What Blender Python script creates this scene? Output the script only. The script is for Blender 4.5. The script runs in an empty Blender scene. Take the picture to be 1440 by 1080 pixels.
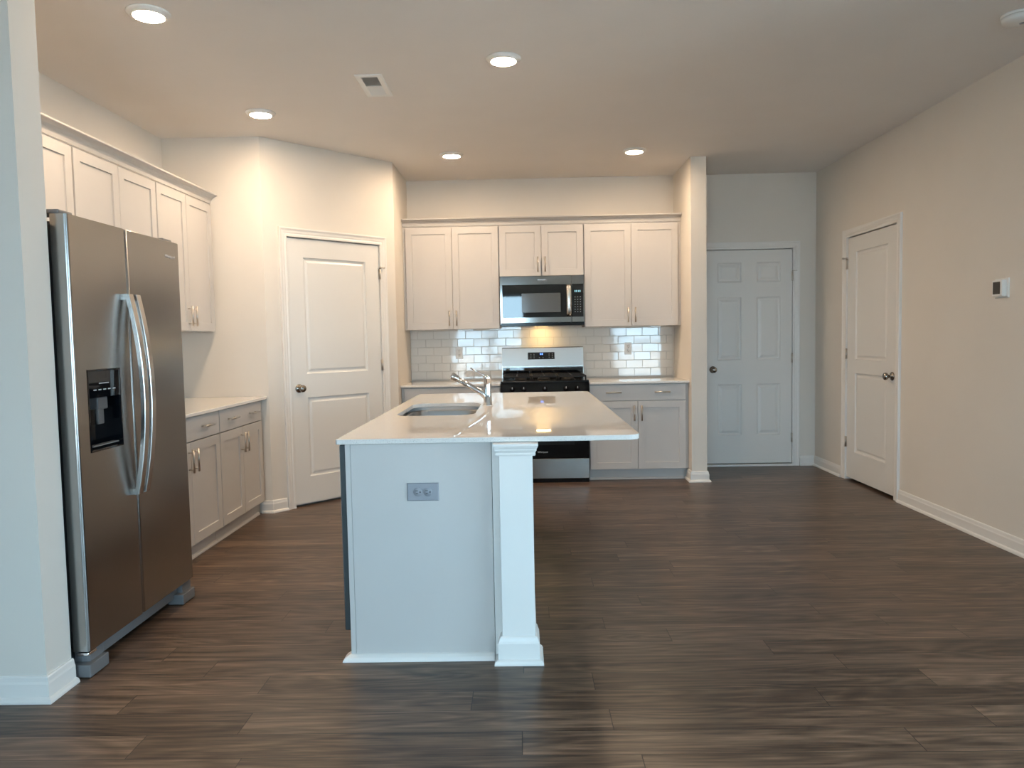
import bpy, bmesh, math, random
from mathutils import Vector, Matrix

random.seed(7)
sc = bpy.context.scene
COL = sc.collection
PI = math.pi

# ------------------------------------------------------------------ camera
F_PX = 1056.0
PITCH, YAW, ROLL, EYE = -0.0611, 0.0161, 0.0191, 1.267
cam_d = bpy.data.cameras.new('camera')
cam_d.sensor_width = 36.0
cam_d.lens = F_PX / 1440.0 * 36.0
cam_d.clip_start = 0.05
cam = bpy.data.objects.new('camera', cam_d)
COL.objects.link(cam)
cy, sy, cp, sp = math.cos(YAW), math.sin(YAW), math.cos(PITCH), math.sin(PITCH)
fwd = Vector((-sy*cp, cy*cp, sp)); rt = Vector((cy, sy, 0)); up = rt.cross(fwd)
cr, sr = math.cos(ROLL), math.sin(ROLL)
rt2 = rt*cr - up*sr; up2 = rt*sr + up*cr
m = Matrix((rt2, up2, -fwd)).transposed().to_4x4()
m.translation = Vector((0, 0, EYE))
cam.matrix_world = m
sc.camera = cam

# ------------------------------------------------------------------ view
sc.view_settings.view_transform = 'Standard'
sc.view_settings.look = 'None'
sc.view_settings.gamma = 1.0
sc.view_settings.use_curve_mapping = False
sc.view_settings.exposure = 0.37

# ------------------------------------------------------------------ light levels
SKY_COLOR = (0.52, 0.80, 1.0)
SKY_STRENGTH = 12.5
LAMP_COLOR = (1.0, 0.745, 0.50)
LAMP_STRENGTH = 265.0
HOOD_COLOR = (1.0, 0.62, 0.22)
HOOD_STRENGTH = 40.0

w = bpy.data.worlds.new('overcast_sky')
sc.world = w
w.use_nodes = True
bg = w.node_tree.nodes['Background']
bg.inputs[0].default_value = (*SKY_COLOR, 1)
bg.inputs[1].default_value = SKY_STRENGTH

sun_d = bpy.data.lights.new('sun', 'SUN')               # added high sun behind the house, brightens the ceiling off the patio outside
sun_d.energy = 30.0; sun_d.angle = 0.01; sun_d.color = (1.0, 0.96, 0.9)
sun = bpy.data.objects.new('sun', sun_d); COL.objects.link(sun)
sun.rotation_euler = (math.radians(-38), 0, math.radians(12))

# room numbers
CEIL = 2.76
XL, XR = -2.6035, 2.7657
XR2, YJOG = 4.3, 2.8              # the room widens to the right behind the camera
YB = 7.165
YREAR = -1.6
XFAR = -4.6
WINDOWS = [(-1.50, 0.05, 0.32, 2.15), (1.92, 3.05, 0.32, 2.15)]    # x0,x1,z0,z1 in the rear wall
FILL_WIN = (-0.6, 1.9, 0.32, 2.15)                                    # y0,y1,z0,z1 of an invented side wall window, added for more daylight
for i, (x0, x1, z0, z1) in enumerate(WINDOWS + [FILL_WIN]):           # sky light enters through the windows
    ld = bpy.data.lights.new('window_portal', 'AREA')
    ld.shape = 'RECTANGLE'; ld.size = x1-x0; ld.size_y = z1-z0
    ld.cycles.is_portal = True
    lo = bpy.data.objects.new('window_portal', ld); COL.objects.link(lo)
    lo.location = ((x0+x1)/2, YREAR-0.07, (z0+z1)/2)
    lo.rotation_euler = (PI/2, 0, 0)      # -Z of the lamp points to +y
    if i == 2:  # the added fill window in the side wall
        lo.location = (XR2+0.07, (x0+x1)/2, (z0+z1)/2); lo.rotation_euler = (PI/2, 0, PI/2)

# ------------------------------------------------------------------ materials
def mat(name, col, rough=0.5, metal=0.0, spec=0.5, emit=None, estr=0.0, coat=0.0, aniso=0.0):
    mt = bpy.data.materials.new(name); mt.use_nodes = True
    p = mt.node_tree.nodes['Principled BSDF']
    p.inputs['Base Color'].default_value = (*col, 1)
    p.inputs['Roughness'].default_value = rough
    p.inputs['Metallic'].default_value = metal
    p.inputs['Specular IOR Level'].default_value = spec
    p.inputs['Coat Weight'].default_value = coat
    p.inputs['Anisotropic'].default_value = aniso
    if emit:
        p.inputs['Emission Color'].default_value = (*emit, 1)
        p.inputs['Emission Strength'].default_value = estr
    return mt

def N(mt, typ, **kw):
    n = mt.node_tree.nodes.new(typ)
    for k, v in kw.items():
        if k in ('operation', 'blend_type', 'data_type', 'noise_dimensions', 'feature'):
            setattr(n, k, v)
    return n
def L(mt, a, b): mt.node_tree.links.new(a, b)
def pbsdf(mt): return mt.node_tree.nodes['Principled BSDF']

def math_node(mt, op, a, b=None):
    n = N(mt, 'ShaderNodeMath', operation=op)
    for i, v in enumerate((a, b)):
        if v is None: continue
        if isinstance(v, (int, float)): n.inputs[i].default_value = v
        else: L(mt, v, n.inputs[i])
    return n.outputs[0]

def soft_mottle(mt, col, amount=0.03, scale=6.0, bump=0.0, bscale=300.0):
    """slight paint variation + fine bump"""
    tc = N(mt, 'ShaderNodeTexCoord')
    nz = N(mt, 'ShaderNodeTexNoise'); nz.inputs['Scale'].default_value = scale
    nz.inputs['Detail'].default_value = 3
    L(mt, tc.outputs['Object'], nz.inputs['Vector'])
    cr_ = N(mt, 'ShaderNodeValToRGB')
    lo = [c*(1-amount) for c in col]; hi = [min(1, c*(1+amount)) for c in col]
    cr_.color_ramp.elements[0].color = (*lo, 1); cr_.color_ramp.elements[0].position = 0.3
    cr_.color_ramp.elements[1].color = (*hi, 1); cr_.color_ramp.elements[1].position = 0.7
    L(mt, nz.outputs['Fac'], cr_.inputs['Fac'])
    L(mt, cr_.outputs['Color'], pbsdf(mt).inputs['Base Color'])
    if bump:
        n2 = N(mt, 'ShaderNodeTexNoise'); n2.inputs['Scale'].default_value = bscale
        L(mt, tc.outputs['Object'], n2.inputs['Vector'])
        b = N(mt, 'ShaderNodeBump'); b.inputs['Strength'].default_value = bump
        b.inputs['Distance'].default_value = 0.001
        L(mt, n2.outputs['Fac'], b.inputs['Height'])
        L(mt, b.outputs['Normal'], pbsdf(mt).inputs['Normal'])
    return mt

WALL_C = (0.76, 0.715, 0.655)
M = {}
M['wall'] = soft_mottle(mat('wall_paint', WALL_C, 0.65, spec=0.3), WALL_C, 0.012, 3, 0.15, 220)
CE_C = (0.80, 0.765, 0.73)
M['ceiling'] = soft_mottle(mat('ceiling_paint', CE_C, 0.85, spec=0.2), CE_C, 0.012, 3, 0.2, 160)
M['trim'] = mat('trim_paint', (0.82, 0.80, 0.77), 0.32)
M['door'] = mat('door_paint', (0.78, 0.77, 0.745), 0.35)
CAB_C = (0.57, 0.545, 0.525)
M['cabinet'] = soft_mottle(mat('cabinet_paint', CAB_C, 0.42), CAB_C, 0.012, 5)
M['cabinet_in'] = mat('cabinet_inside', (0.55, 0.5, 0.43), 0.6)
M['nickel'] = mat('brushed_nickel', (0.62, 0.58, 0.53), 0.28, 1.0)
M['dark_nickel'] = mat('dark_nickel', (0.30, 0.27, 0.24), 0.25, 1.0)
M['chrome'] = mat('chrome', (0.82, 0.82, 0.83), 0.06, 1.0)
M['black_glass'] = mat('black_glass', (0.004, 0.005, 0.007), 0.03, spec=0.75)
M['black'] = mat('black_enamel', (0.006, 0.006, 0.007), 0.15, spec=0.3)
M['oven_black'] = mat('oven_black_glass', (0.004, 0.004, 0.005), 0.06, spec=0.3)
M['iron'] = mat('cast_iron', (0.010, 0.010, 0.010), 0.5, spec=0.25)
M['rubber'] = mat('black_rubber', (0.02, 0.02, 0.022), 0.6)
M['grey_plastic'] = mat('grey_plastic', (0.17, 0.17, 0.175), 0.45)
M['dispenser_grey'] = mat('dispenser_grey', (0.10, 0.10, 0.105), 0.35)
M['dark_grey'] = mat('dark_grey_metal', (0.055, 0.065, 0.068), 0.45, 0.3)
M['white_plastic'] = mat('white_plastic', (0.82, 0.82, 0.80), 0.35)
M['plate_grey'] = mat('outlet_grey_plate', (0.30, 0.305, 0.335), 0.4)
M['outlet_white'] = mat('outlet_plate', (0.80, 0.80, 0.79), 0.3)
M['slot'] = mat('dark_slot', (0.02, 0.02, 0.02), 0.6)
M['screen'] = mat('dark_screen', (0.05, 0.045, 0.04), 0.2)
M['vent_dark'] = mat('vent_inside', (0.28, 0.28, 0.27), 0.7)
M['digits_blue'] = mat('blue_digits', (0.02, 0.05, 0.2), 0.4, emit=(0.1, 0.25, 1.0), estr=2.5)
M['digits_cyan'] = mat('cyan_digits', (0.1, 0.2, 0.25), 0.4, emit=(0.35, 0.7, 0.85), estr=0.5)
M['print'] = mat('grey_print', (0.45, 0.47, 0.5), 0.4)
M['logo'] = mat('silver_logo', (0.75, 0.75, 0.76), 0.25, 0.6)
M['logo_dark'] = mat('dark_logo', (0.12, 0.12, 0.125), 0.35, 0.4)
M['lens'] = mat('lamp_lens', (0.9, 0.85, 0.75), 0.5, emit=LAMP_COLOR, estr=LAMP_STRENGTH)
M['hood_lens'] = mat('hood_lamp_lens', (0.9, 0.8, 0.6), 0.5, emit=HOOD_COLOR, estr=HOOD_STRENGTH)
M['grout'] = mat('grout', (0.60, 0.585, 0.555), 0.8)
M['bounce_patio'] = mat('bounce_concrete', (0.45, 0.43, 0.41), 0.9)  # invented bright ground outside, throws daylight up to the ceiling
M['siding'] = mat('house_siding', (0.5, 0.55, 0.6), 0.7)

def steel(name, col, rough, along='x'):
    """brushed stainless: fine streaks in roughness and bump, running along one axis"""
    mt = mat(name, col, rough, 1.0)
    tc = N(mt, 'ShaderNodeTexCoord'); mp = N(mt, 'ShaderNodeMapping')
    mp.inputs['Scale'].default_value = {'x': (3, 200, 1500), 'z': (600, 60, 2)}[along]
    nz = N(mt, 'ShaderNodeTexNoise'); nz.inputs['Scale'].default_value = 1.0; nz.inputs['Detail'].default_value = 4
    L(mt, tc.outputs['Object'], mp.inputs['Vector']); L(mt, mp.outputs['Vector'], nz.inputs['Vector'])
    r = math_node(mt, 'ADD', math_node(mt, 'MULTIPLY', nz.outputs['Fac'], 0.02), rough-0.01)
    L(mt, r, pbsdf(mt).inputs['Roughness'])
    return mt
M['steel'] = steel('brushed_steel', (0.40, 0.392, 0.382), 0.24)
M['steel_mid'] = steel('satin_steel', (0.36, 0.345, 0.33), 0.10)
M['steel_light'] = steel('pale_brushed_steel', (0.62, 0.60, 0.575), 0.25)
M['steel_sink'] = steel('sink_steel', (0.42, 0.41, 0.40), 0.30)

def quartz():
    mt = mat('white_quartz', (0.78, 0.75, 0.71), 0.025, spec=0.6)
    tc = N(mt, 'ShaderNodeTexCoord')
    vo = N(mt, 'ShaderNodeTexNoise'); vo.inputs['Scale'].default_value = 420; vo.inputs['Detail'].default_value = 2
    L(mt, tc.outputs['Object'], vo.inputs['Vector'])
    r = N(mt, 'ShaderNodeValToRGB'); e = r.color_ramp.elements
    e[0].position = 0.30; e[0].color = (0.45, 0.43, 0.42, 1)
    e[1].position = 0.40; e[1].color = (0.80, 0.77, 0.735, 1)
    e2 = e.new(0.66); e2.color = (0.80, 0.77, 0.735, 1)
    e3 = e.new(0.75); e3.color = (0.9, 0.9, 0.9, 1)
    L(mt, vo.outputs['Fac'], r.inputs['Fac']); L(mt, r.outputs['Color'], pbsdf(mt).inputs['Base Color'])
    return mt
M['quartz'] = quartz()

def tile_mat():
    c = (0.74, 0.73, 0.70)
    mt = mat('glazed_tile', c, 0.06, spec=0.7)
    tc = N(mt, 'ShaderNodeTexCoord')
    nz = N(mt, 'ShaderNodeTexNoise'); nz.inputs['Scale'].default_value = 9; nz.inputs['Detail'].default_value = 1
    L(mt, tc.outputs['Object'], nz.inputs['Vector'])
    b = N(mt, 'ShaderNodeBump'); b.inputs['Strength'].default_value = 0.12; b.inputs['Distance'].default_value = 0.004
    L(mt, nz.outputs['Fac'], b.inputs['Height']); L(mt, b.outputs['Normal'], pbsdf(mt).inputs['Normal'])
    return mt
M['tile'] = tile_mat()

def floor_mat():
    mt = mat('vinyl_plank', (0.1, 0.07, 0.05), 0.3, spec=0.38)
    nt = mt.node_tree
    PW, PL = 0.140, 1.22
    geo = N(mt, 'ShaderNodeNewGeometry')
    sep = N(mt, 'ShaderNodeSeparateXYZ'); L(mt, geo.outputs['Position'], sep.inputs[0])
    X, Y = sep.outputs[0], math_node(mt, 'ADD', sep.outputs[1], 0.031)
    yr = math_node(mt, 'DIVIDE', Y, PW)
    row = math_node(mt, 'FLOOR', yr)
    fy = math_node(mt, 'FRACT', yr)
    wn = N(mt, 'ShaderNodeTexWhiteNoise', noise_dimensions='1D'); L(mt, row, wn.inputs['W'])
    xr = math_node(mt, 'ADD', math_node(mt, 'DIVIDE', X, PL), math_node(mt, 'MULTIPLY', wn.outputs['Value'], 7.0))
    col = math_node(mt, 'FLOOR', xr)
    fx = math_node(mt, 'FRACT', xr)
    cmb = N(mt, 'ShaderNodeCombineXYZ'); L(mt, row, cmb.inputs[0]); L(mt, col, cmb.inputs[1])
    wn2 = N(mt, 'ShaderNodeTexWhiteNoise', noise_dimensions='2D'); L(mt, cmb.outputs[0], wn2.inputs['Vector'])
    rnd = wn2.outputs['Value']
    # gaps
    ey = math_node(mt, 'MULTIPLY', math_node(mt, 'MINIMUM', fy, math_node(mt, 'SUBTRACT', 1.0, fy)), PW)
    ex = math_node(mt, 'MULTIPLY', math_node(mt, 'MINIMUM', fx, math_node(mt, 'SUBTRACT', 1.0, fx)), PL)
    edge = math_node(mt, 'MINIMUM', ex, ey)
    gap = N(mt, 'ShaderNodeMapRange'); gap.inputs['From Min'].default_value = 0.0004; gap.inputs['From Max'].default_value = 0.002
    L(mt, edge, gap.inputs['Value'])
    # grain coordinates, shifted per plank
    off = math_node(mt, 'MULTIPLY', rnd, 53.0)
    g1 = N(mt, 'ShaderNodeCombineXYZ')
    L(mt, math_node(mt, 'ADD', math_node(mt, 'MULTIPLY', X, 1.3), off), g1.inputs[0])
    L(mt, math_node(mt, 'MULTIPLY', Y, 22.0), g1.inputs[1]); L(mt, off, g1.inputs[2])
    n1 = N(mt, 'ShaderNodeTexNoise'); n1.inputs['Scale'].default_value = 1.0; n1.inputs['Detail'].default_value = 5
    n1.inputs['Roughness'].default_value = 0.62; n1.inputs['Distortion'].default_value = 1.2
    L(mt, g1.outputs[0], n1.inputs['Vector'])
    g2 = N(mt, 'ShaderNodeCombineXYZ')
    L(mt, math_node(mt, 'ADD', math_node(mt, 'MULTIPLY', X, 7.0), off), g2.inputs[0])
    L(mt, math_node(mt, 'MULTIPLY', Y, 120.0), g2.inputs[1]); L(mt, off, g2.inputs[2])
    n2 = N(mt, 'ShaderNodeTexNoise'); n2.inputs['Scale'].default_value = 1.0; n2.inputs['Detail'].default_value = 3
    L(mt, g2.outputs[0], n2.inputs['Vector'])
    # cathedral rings
    g3 = N(mt, 'ShaderNodeCombineXYZ')
    L(mt, math_node(mt, 'ADD', math_node(mt, 'MULTIPLY', X, 0.9), off), g3.inputs[0])
    L(mt, math_node(mt, 'MULTIPLY', Y, 6.0), g3.inputs[1]); L(mt, off, g3.inputs[2])
    n3 = N(mt, 'ShaderNodeTexNoise'); n3.inputs['Scale'].default_value = 1.0; n3.inputs['Detail'].default_value = 1.5
    L(mt, g3.outputs[0], n3.inputs['Vector'])
    ring = math_node(mt, 'FRACT', math_node(mt, 'MULTIPLY', n3.outputs['Fac'], 14.0))
    ring = math_node(mt, 'ABSOLUTE', math_node(mt, 'SUBTRACT', ring, 0.5))
    f = math_node(mt, 'ADD', math_node(mt, 'MULTIPLY', n1.outputs['Fac'], 0.66), math_node(mt, 'MULTIPLY', n2.outputs['Fac'], 0.34))
    f = math_node(mt, 'ADD', f, math_node(mt, 'SUBTRACT', math_node(mt, 'MULTIPLY', ring, 0.22), 0.06))
    f = math_node(mt, 'ADD', f, math_node(mt, 'MULTIPLY', math_node(mt, 'SUBTRACT', rnd, 0.5), 0.11))
    ramp = N(mt, 'ShaderNodeValToRGB'); e = ramp.color_ramp.elements
    e[0].position = 0.30; e[0].color = (0.026, 0.017, 0.012, 1)
    e[1].position = 0.74; e[1].color = (0.270, 0.180, 0.122, 1)
    e.new(0.44).color = (0.074, 0.047, 0.032, 1)
    e.new(0.58).color = (0.145, 0.095, 0.065, 1)
    L(mt, f, ramp.inputs['Fac'])
    mx = N(mt, 'ShaderNodeMix', data_type='RGBA')
    mx.inputs['A'].default_value = (0.012, 0.009, 0.008, 1)
    L(mt, gap.outputs['Result'], mx.inputs['Factor']); L(mt, ramp.outputs['Color'], mx.inputs['B'])
    for o in mx.inputs:
        pass
    # RGBA sockets of the Mix node
    a_in = [s for s in mx.inputs if s.type == 'RGBA'][0]; b_in = [s for s in mx.inputs if s.type == 'RGBA'][1]
    a_in.default_value = (0.012, 0.009, 0.008, 1); L(mt, ramp.outputs['Color'], b_in)
    L(mt, [s for s in mx.outputs if s.type == 'RGBA'][0], pbsdf(mt).inputs['Base Color'])
    r = math_node(mt, 'ADD', math_node(mt, 'MULTIPLY', n2.outputs['Fac'], 0.16), 0.26)
    L(mt, r, pbsdf(mt).inputs['Roughness'])
    b = N(mt, 'ShaderNodeBump'); b.inputs['Strength'].default_value = 0.25; b.inputs['Distance'].default_value = 0.0012
    h = math_node(mt, 'ADD', math_node(mt, 'MULTIPLY', n2.outputs['Fac'], 0.4), gap.outputs['Result'])
    L(mt, h, b.inputs['Height']); L(mt, b.outputs['Normal'], pbsdf(mt).inputs['Normal'])
    return mt
M['floor'] = floor_mat()

def pane_glass():
    mt = bpy.data.materials.new('window_glass'); mt.use_nodes = True
    nt = mt.node_tree; nt.nodes.clear()
    out = nt.nodes.new('ShaderNodeOutputMaterial'); mix = nt.nodes.new('ShaderNodeMixShader')
    tr = nt.nodes.new('ShaderNodeBsdfTransparent'); gl = nt.nodes.new('ShaderNodeBsdfGlossy')
    fr = nt.nodes.new('ShaderNodeFresnel'); fr.inputs['IOR'].default_value = 1.45
    gl.inputs['Roughness'].default_value = 0.0
    nt.links.new(fr.outputs[0], mix.inputs[0]); nt.links.new(tr.outputs[0], mix.inputs[1])
    nt.links.new(gl.outputs[0], mix.inputs[2]); nt.links.new(mix.outputs[0], out.inputs[0])
    return mt
M['glass'] = pane_glass()

# ------------------------------------------------------------------ mesh builder
class MB:
    def __init__(s):
        s.bm = bmesh.new(); s.mi = 0
    def _done(s, faces, smooth=False):
        for f in faces:
            f.material_index = s.mi; f.smooth = smooth
        return s
    def face(s, pts, smooth=False):
        f = s.bm.faces.new([s.bm.verts.new(p) for p in pts]); s._done([f], smooth); return s
    def box(s, x0, x1, y0, y1, z0, z1, bev=0.0, seg=2):
        t = bmesh.new()
        r = bmesh.ops.create_cube(t, size=1.0)
        for v in r['verts']:
            v.co = Vector(((x0+x1)/2 + v.co.x*(x1-x0), (y0+y1)/2 + v.co.y*(y1-y0), (z0+z1)/2 + v.co.z*(z1-z0)))
        if bev > 0:
            bmesh.ops.bevel(t, geom=list(t.edges), offset=bev, segments=seg, profile=0.5, affect='EDGES')
        s._merge(t); return s
    def _merge(s, t, mx=None, smooth=None):
        vm = {}
        for v in t.verts: vm[v] = s.bm.verts.new(mx @ v.co if mx else v.co)
        for f in t.faces:
            try: nf = s.bm.faces.new([vm[v] for v in f.verts])
            except ValueError: continue
            nf.material_index = s.mi; nf.smooth = f.smooth if smooth is None else smooth
        t.free()
    def rings(s, rings, closed=True, cap0=False, cap1=False, smooth=True):
        vs = [[s.bm.verts.new(p) for p in r] for r in rings]
        fs = []
        n = len(vs[0])
        for a, b in zip(vs[:-1], vs[1:]):
            for i in range(n if closed else n-1):
                j = (i+1) % n
                fs.append(s.bm.faces.new((a[i], a[j], b[j], b[i])))
        s._done(fs, smooth)
        caps = []
        if cap0: caps.append(s.bm.faces.new(list(reversed(vs[0]))))
        if cap1: caps.append(s.bm.faces.new(vs[-1]))
        s._done(caps, False)
        return s
    def cyl(s, p0, p1, r, seg=16, r1=None):
        p0, p1 = Vector(p0), Vector(p1); d = (p1-p0).normalized()
        a = d.orthogonal().normalized(); b = d.cross(a)
        r1 = r if r1 is None else r1
        ring = lambda p, q: [p + (a*math.cos(2*PI*i/seg) + b*math.sin(2*PI*i/seg))*q for i in range(seg)]
        return s.rings([ring(p0, r), ring(p1, r1)], cap0=True, cap1=True)
    def tube(s, pts, r, seg=14, radii=None, flat=None):
        pts = [Vector(p) for p in pts]; rs = []
        a = None
        for i, p in enumerate(pts):
            d = (pts[min(i+1, len(pts)-1)] - pts[max(i-1, 0)]).normalized()
            if a is None: a = d.orthogonal().normalized()
            a = (a - d*a.dot(d)).normalized(); b = d.cross(a)
            q = radii[i] if radii else r
            rs.append([p + (a*math.cos(2*PI*k/seg) + b*math.sin(2*PI*k/seg))*q for k in range(seg)])
        return s.rings(rs, cap0=True, cap1=True)
    def lathe(s, prof, origin=(0, 0, 0), axis=(0, 0, 1), seg=28):
        """prof: (radius, height) list"""
        o = Vector(origin); d = Vector(axis).normalized(); a = d.orthogonal().normalized(); b = d.cross(a)
        rs = [[o + d*h + (a*math.cos(2*PI*i/seg) + b*math.sin(2*PI*i/seg))*max(r, 1e-5) for i in range(seg)] for r, h in prof]
        return s.rings(rs, cap0=True, cap1=True)
    def loops(s, x0, x1, z0, z1, seq, cap=True, smooth=False):
        """nested rectangles in the local XZ plane; seq of (inset, y)"""
        vs = []
        for ins, y in seq:
            vs.append([s.bm.verts.new((x, y, z)) for x, z in ((x0+ins, z0+ins), (x1-ins, z0+ins), (x1-ins, z1-ins), (x0+ins, z1-ins))])
        fs = []
        for a, b in zip(vs[:-1], vs[1:]):
            for i in range(4):
                j = (i+1) % 4
                fs.append(s.bm.faces.new((a[i], a[j], b[j], b[i])))
        if cap: fs.append(s.bm.faces.new(vs[-1]))
        s._done(fs, smooth); return s
    def shaker(s, x0, x1, z0, z1, y=0.0, t=0.019, rail=0.058, rec=0.008):
        """door front at local y, back at y+t"""
        e = 0.0015
        s.loops(x0, x1, z0, z1, [(0, y+t), (0, y+e), (e, y), (rail, y), (rail+0.0015, y+rec), (rail+0.003, y+rec)])
        s.face([(x0, y+t, z0), (x0, y+t, z1), (x1, y+t, z1), (x1, y+t, z0)])
        return s
    def slabfront(s, x0, x1, z0, z1, y=0.0, t=0.019):
        e = 0.002
        s.loops(x0, x1, z0, z1, [(0, y+t), (0, y+e), (e, y)])
        s.face([(x0, y+t, z0), (x0, y+t, z1), (x1, y+t, z1), (x1, y+t, z0)])
        return s
    def panel_slab(s, W, H, t, panels, seq):
        xs = sorted({0, W} | {q for p in panels for q in p[:2]}); zs = sorted({0, H} | {q for p in panels for q in p[2:]})
        for xa, xb in zip(xs[:-1], xs[1:]):
            for za, zb in zip(zs[:-1], zs[1:]):
                inside = [p for p in panels if p[0] <= (xa+xb)/2 <= p[1] and p[2] <= (za+zb)/2 <= p[3]]
                if inside: s.loops(xa, xb, za, zb, seq)
                else: s.face([(xa, 0, za), (xb, 0, za), (xb, 0, zb), (xa, 0, zb)])
        s.face([(0, 0, 0), (0, t, 0), (W, t, 0), (W, 0, 0)]); s.face([(0, 0, H), (W, 0, H), (W, t, H), (0, t, H)])
        s.face([(0, 0, 0), (0, 0, H), (0, t, H), (0, t, 0)]); s.face([(W, 0, 0), (W, t, 0), (W, t, H), (W, 0, H)])
        s.face([(0, t, 0), (0, t, H), (W, t, H), (W, t, 0)])
        return s
    def sweep(s, path, prof, z0=0.0, caps=True):
        """path: 2D points; profile (n, z): n offsets to the left of the walking direction; mitred corners"""
        P = [Vector(p) for p in path]; nn = []
        for i in range(len(P)):
            ds = []
            if i > 0: ds.append((P[i]-P[i-1]).normalized())
            if i < len(P)-1: ds.append((P[i+1]-P[i]).normalized())
            ns = [Vector((-d.y, d.x)) for d in ds]
            if len(ns) == 2:
                b = (ns[0]+ns[1]).normalized(); b = b / max(0.2, b.dot(ns[0]))
            else: b = ns[0]
            nn.append(b)
        rs = [[(p.x+b.x*n, p.y+b.y*n, z0+z) for n, z in prof] for p, b in zip(P, nn)]
        return s.rings(rs, closed=True, cap0=caps, cap1=caps, smooth=False)
    def casing(s, W, H, prof, z0=0.0):
        """three-sided mitred door trim around an opening 0..W x z0..H, profile (outward, y)"""
        rs = [[(-o, y, z0) for o, y in prof], [(-o, y, H+o) for o, y in prof],
              [(W+o, y, H+o) for o, y in prof], [(W+o, y, z0) for o, y in prof]]
        return s.rings(rs, closed=True, cap0=True, cap1=True, smooth=False)
    def build(s, name, mats, parent=None, loc=None, rotz=None):
        bmesh.ops.recalc_face_normals(s.bm, faces=list(s.bm.faces))
        me = bpy.data.meshes.new(name); s.bm.to_mesh(me); s.bm.free()
        for q in (mats if isinstance(mats, (list, tuple)) else [mats]): me.materials.append(q)
        o = bpy.data.objects.new(name, me); COL.objects.link(o)
        if parent: o.parent = parent
        if loc is not None: o.location = loc
        if rotz is not None: o.rotation_euler = (0, 0, rotz)
        return o

def tag(o, label, cat=None, group=None, kind=None):
    o['label'] = label
    if cat: o['category'] = cat
    if group: o['group'] = group
    if kind: o['kind'] = kind
    return o
def thing(name, label, cat, loc=(0, 0, 0), rotz=0.0, group=None, kind=None):
    o = bpy.data.objects.new(name, None); COL.objects.link(o)
    o.empty_display_size = 0.1
    o.location = loc; o.rotation_euler = (0, 0, rotz)
    return tag(o, label, cat, group, kind)

def lettering(text, size, name, mt, parent, loc, depth=0.0006, bold=0.0, squash=1.0):
    cu = bpy.data.curves.new(name, 'FONT'); cu.body = text; cu.size = size
    cu.align_x = 'CENTER'; cu.align_y = 'CENTER'; cu.extrude = depth; cu.offset = bold
    cu.resolution_u = 2
    tmp = bpy.data.objects.new(name, cu); COL.objects.link(tmp)
    dg = bpy.context.evaluated_depsgraph_get(); dg.update()
    me = bpy.data.meshes.new_from_object(tmp.evaluated_get(dg))
    bpy.data.objects.remove(tmp)
    me.transform(Matrix.Rotation(PI/2, 4, 'X') @ Matrix.Diagonal((squash, 1, 1, 1)))
    me.materials.clear(); me.materials.append(mt)
    o = bpy.data.objects.new(name, me); COL.objects.link(o); o.parent = parent; o.location = loc
    return o

# ------------------------------------------------------------------ setting: shell
def structure(name, mb, mt, label, loc=None, rotz=None):
    o = mb.build(name, mt, None, loc, rotz); o['kind'] = 'structure'; o['label'] = label
    return o
T = 0.12
structure('floor', MB().box(XFAR-0.1, XR2+0.15, YREAR-0.15, YB+T, -0.1, 0), M['floor'], 'dark brown wood plank floor running across the room')
structure('ceiling', MB().box(XFAR-0.1, XR2+0.15, YREAR-0.15, YB+T, CEIL, CEIL+0.1), M['ceiling'], 'flat beige painted ceiling over the whole kitchen')

# openings for the doors (slab + small gap each side)
D2X0, D2X1, DH = 1.730, 2.548, 2.056         # six panel door, back wall
D3Y0, D3Y1 = 5.613, 6.472                    # right wall door
A0 = Vector((-1.890, 5.514)); A1 = Vector((-1.076, 6.401))
AT = (A1-A0).normalized(); AL = (A1-A0).length; AROT = math.atan2(AT.y, AT.x)
D1S0, D1S1 = 0.188, 1.042                    # pantry door along the angled wall
OH = DH + 0.006

mb = MB()
mb.box(-1.2, D2X0-0.004, YB, YB+T, 0, CEIL).box(D2X1+0.004, XR+T, YB, YB+T, 0, CEIL).box(D2X0-0.004, D2X1+0.004, YB, YB+T, OH, CEIL)
mb.box(D2X0-0.004, D2X1+0.004, YB+0.065, YB+T, 0, OH)
structure('wall_back', mb, M['wall'], 'beige back wall behind the range cabinets and the six panel door')
mb = MB()
mb.box(XR, XR+T, YJOG, D3Y0-0.004, 0, CEIL).box(XR, XR+T, D3Y1+0.004, YB, 0, CEIL).box(XR, XR+T, D3Y0-0.004, D3Y1+0.004, OH, CEIL)
mb.box(XR+0.065, XR+T, D3Y0-0.004, D3Y1+0.004, 0, OH)
structure('wall_right', mb, M['wall'], 'long beige right wall carrying the thermostat')
mb = MB()
mb.box(0, D1S0-0.004, 0, T, 0, CEIL).box(D1S1+0.004, AL, 0, T, 0, CEIL).box(D1S0-0.004, D1S1+0.004, 0, T, OH, CEIL)
mb.box(D1S0-0.004, D1S1+0.004, 0.065, T, 0, OH)
structure('wall_angled', mb, M['wall'], 'angled beige pantry wall holding the two panel door', (A0.x, A0.y, 0), AROT)
structure('wall_left', MB().box(XL-T, XL, 2.742, 5.514+T, 0, CEIL), M['wall'], 'beige left wall behind the refrigerator and left cabinets')
structure('wall_pantry_front', MB().box(XL, A0.x, 5.514, 5.514+T, 0, CEIL), M['wall'], 'narrow beige wall at the far end of the left counter')
structure('wall_pantry_side', MB().box(A1.x-T, A1.x, A1.y, YB, 0, CEIL), M['wall'], 'short beige wall between the pantry door wall and the back wall')
PX0, PX1, PY0 = 1.432, 1.563, 6.433
structure('wall_partition', MB().box(PX0, PX1, PY0, YB, 0, CEIL), M['wall'], 'narrow full height beige wall end right of the back counter')
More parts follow.
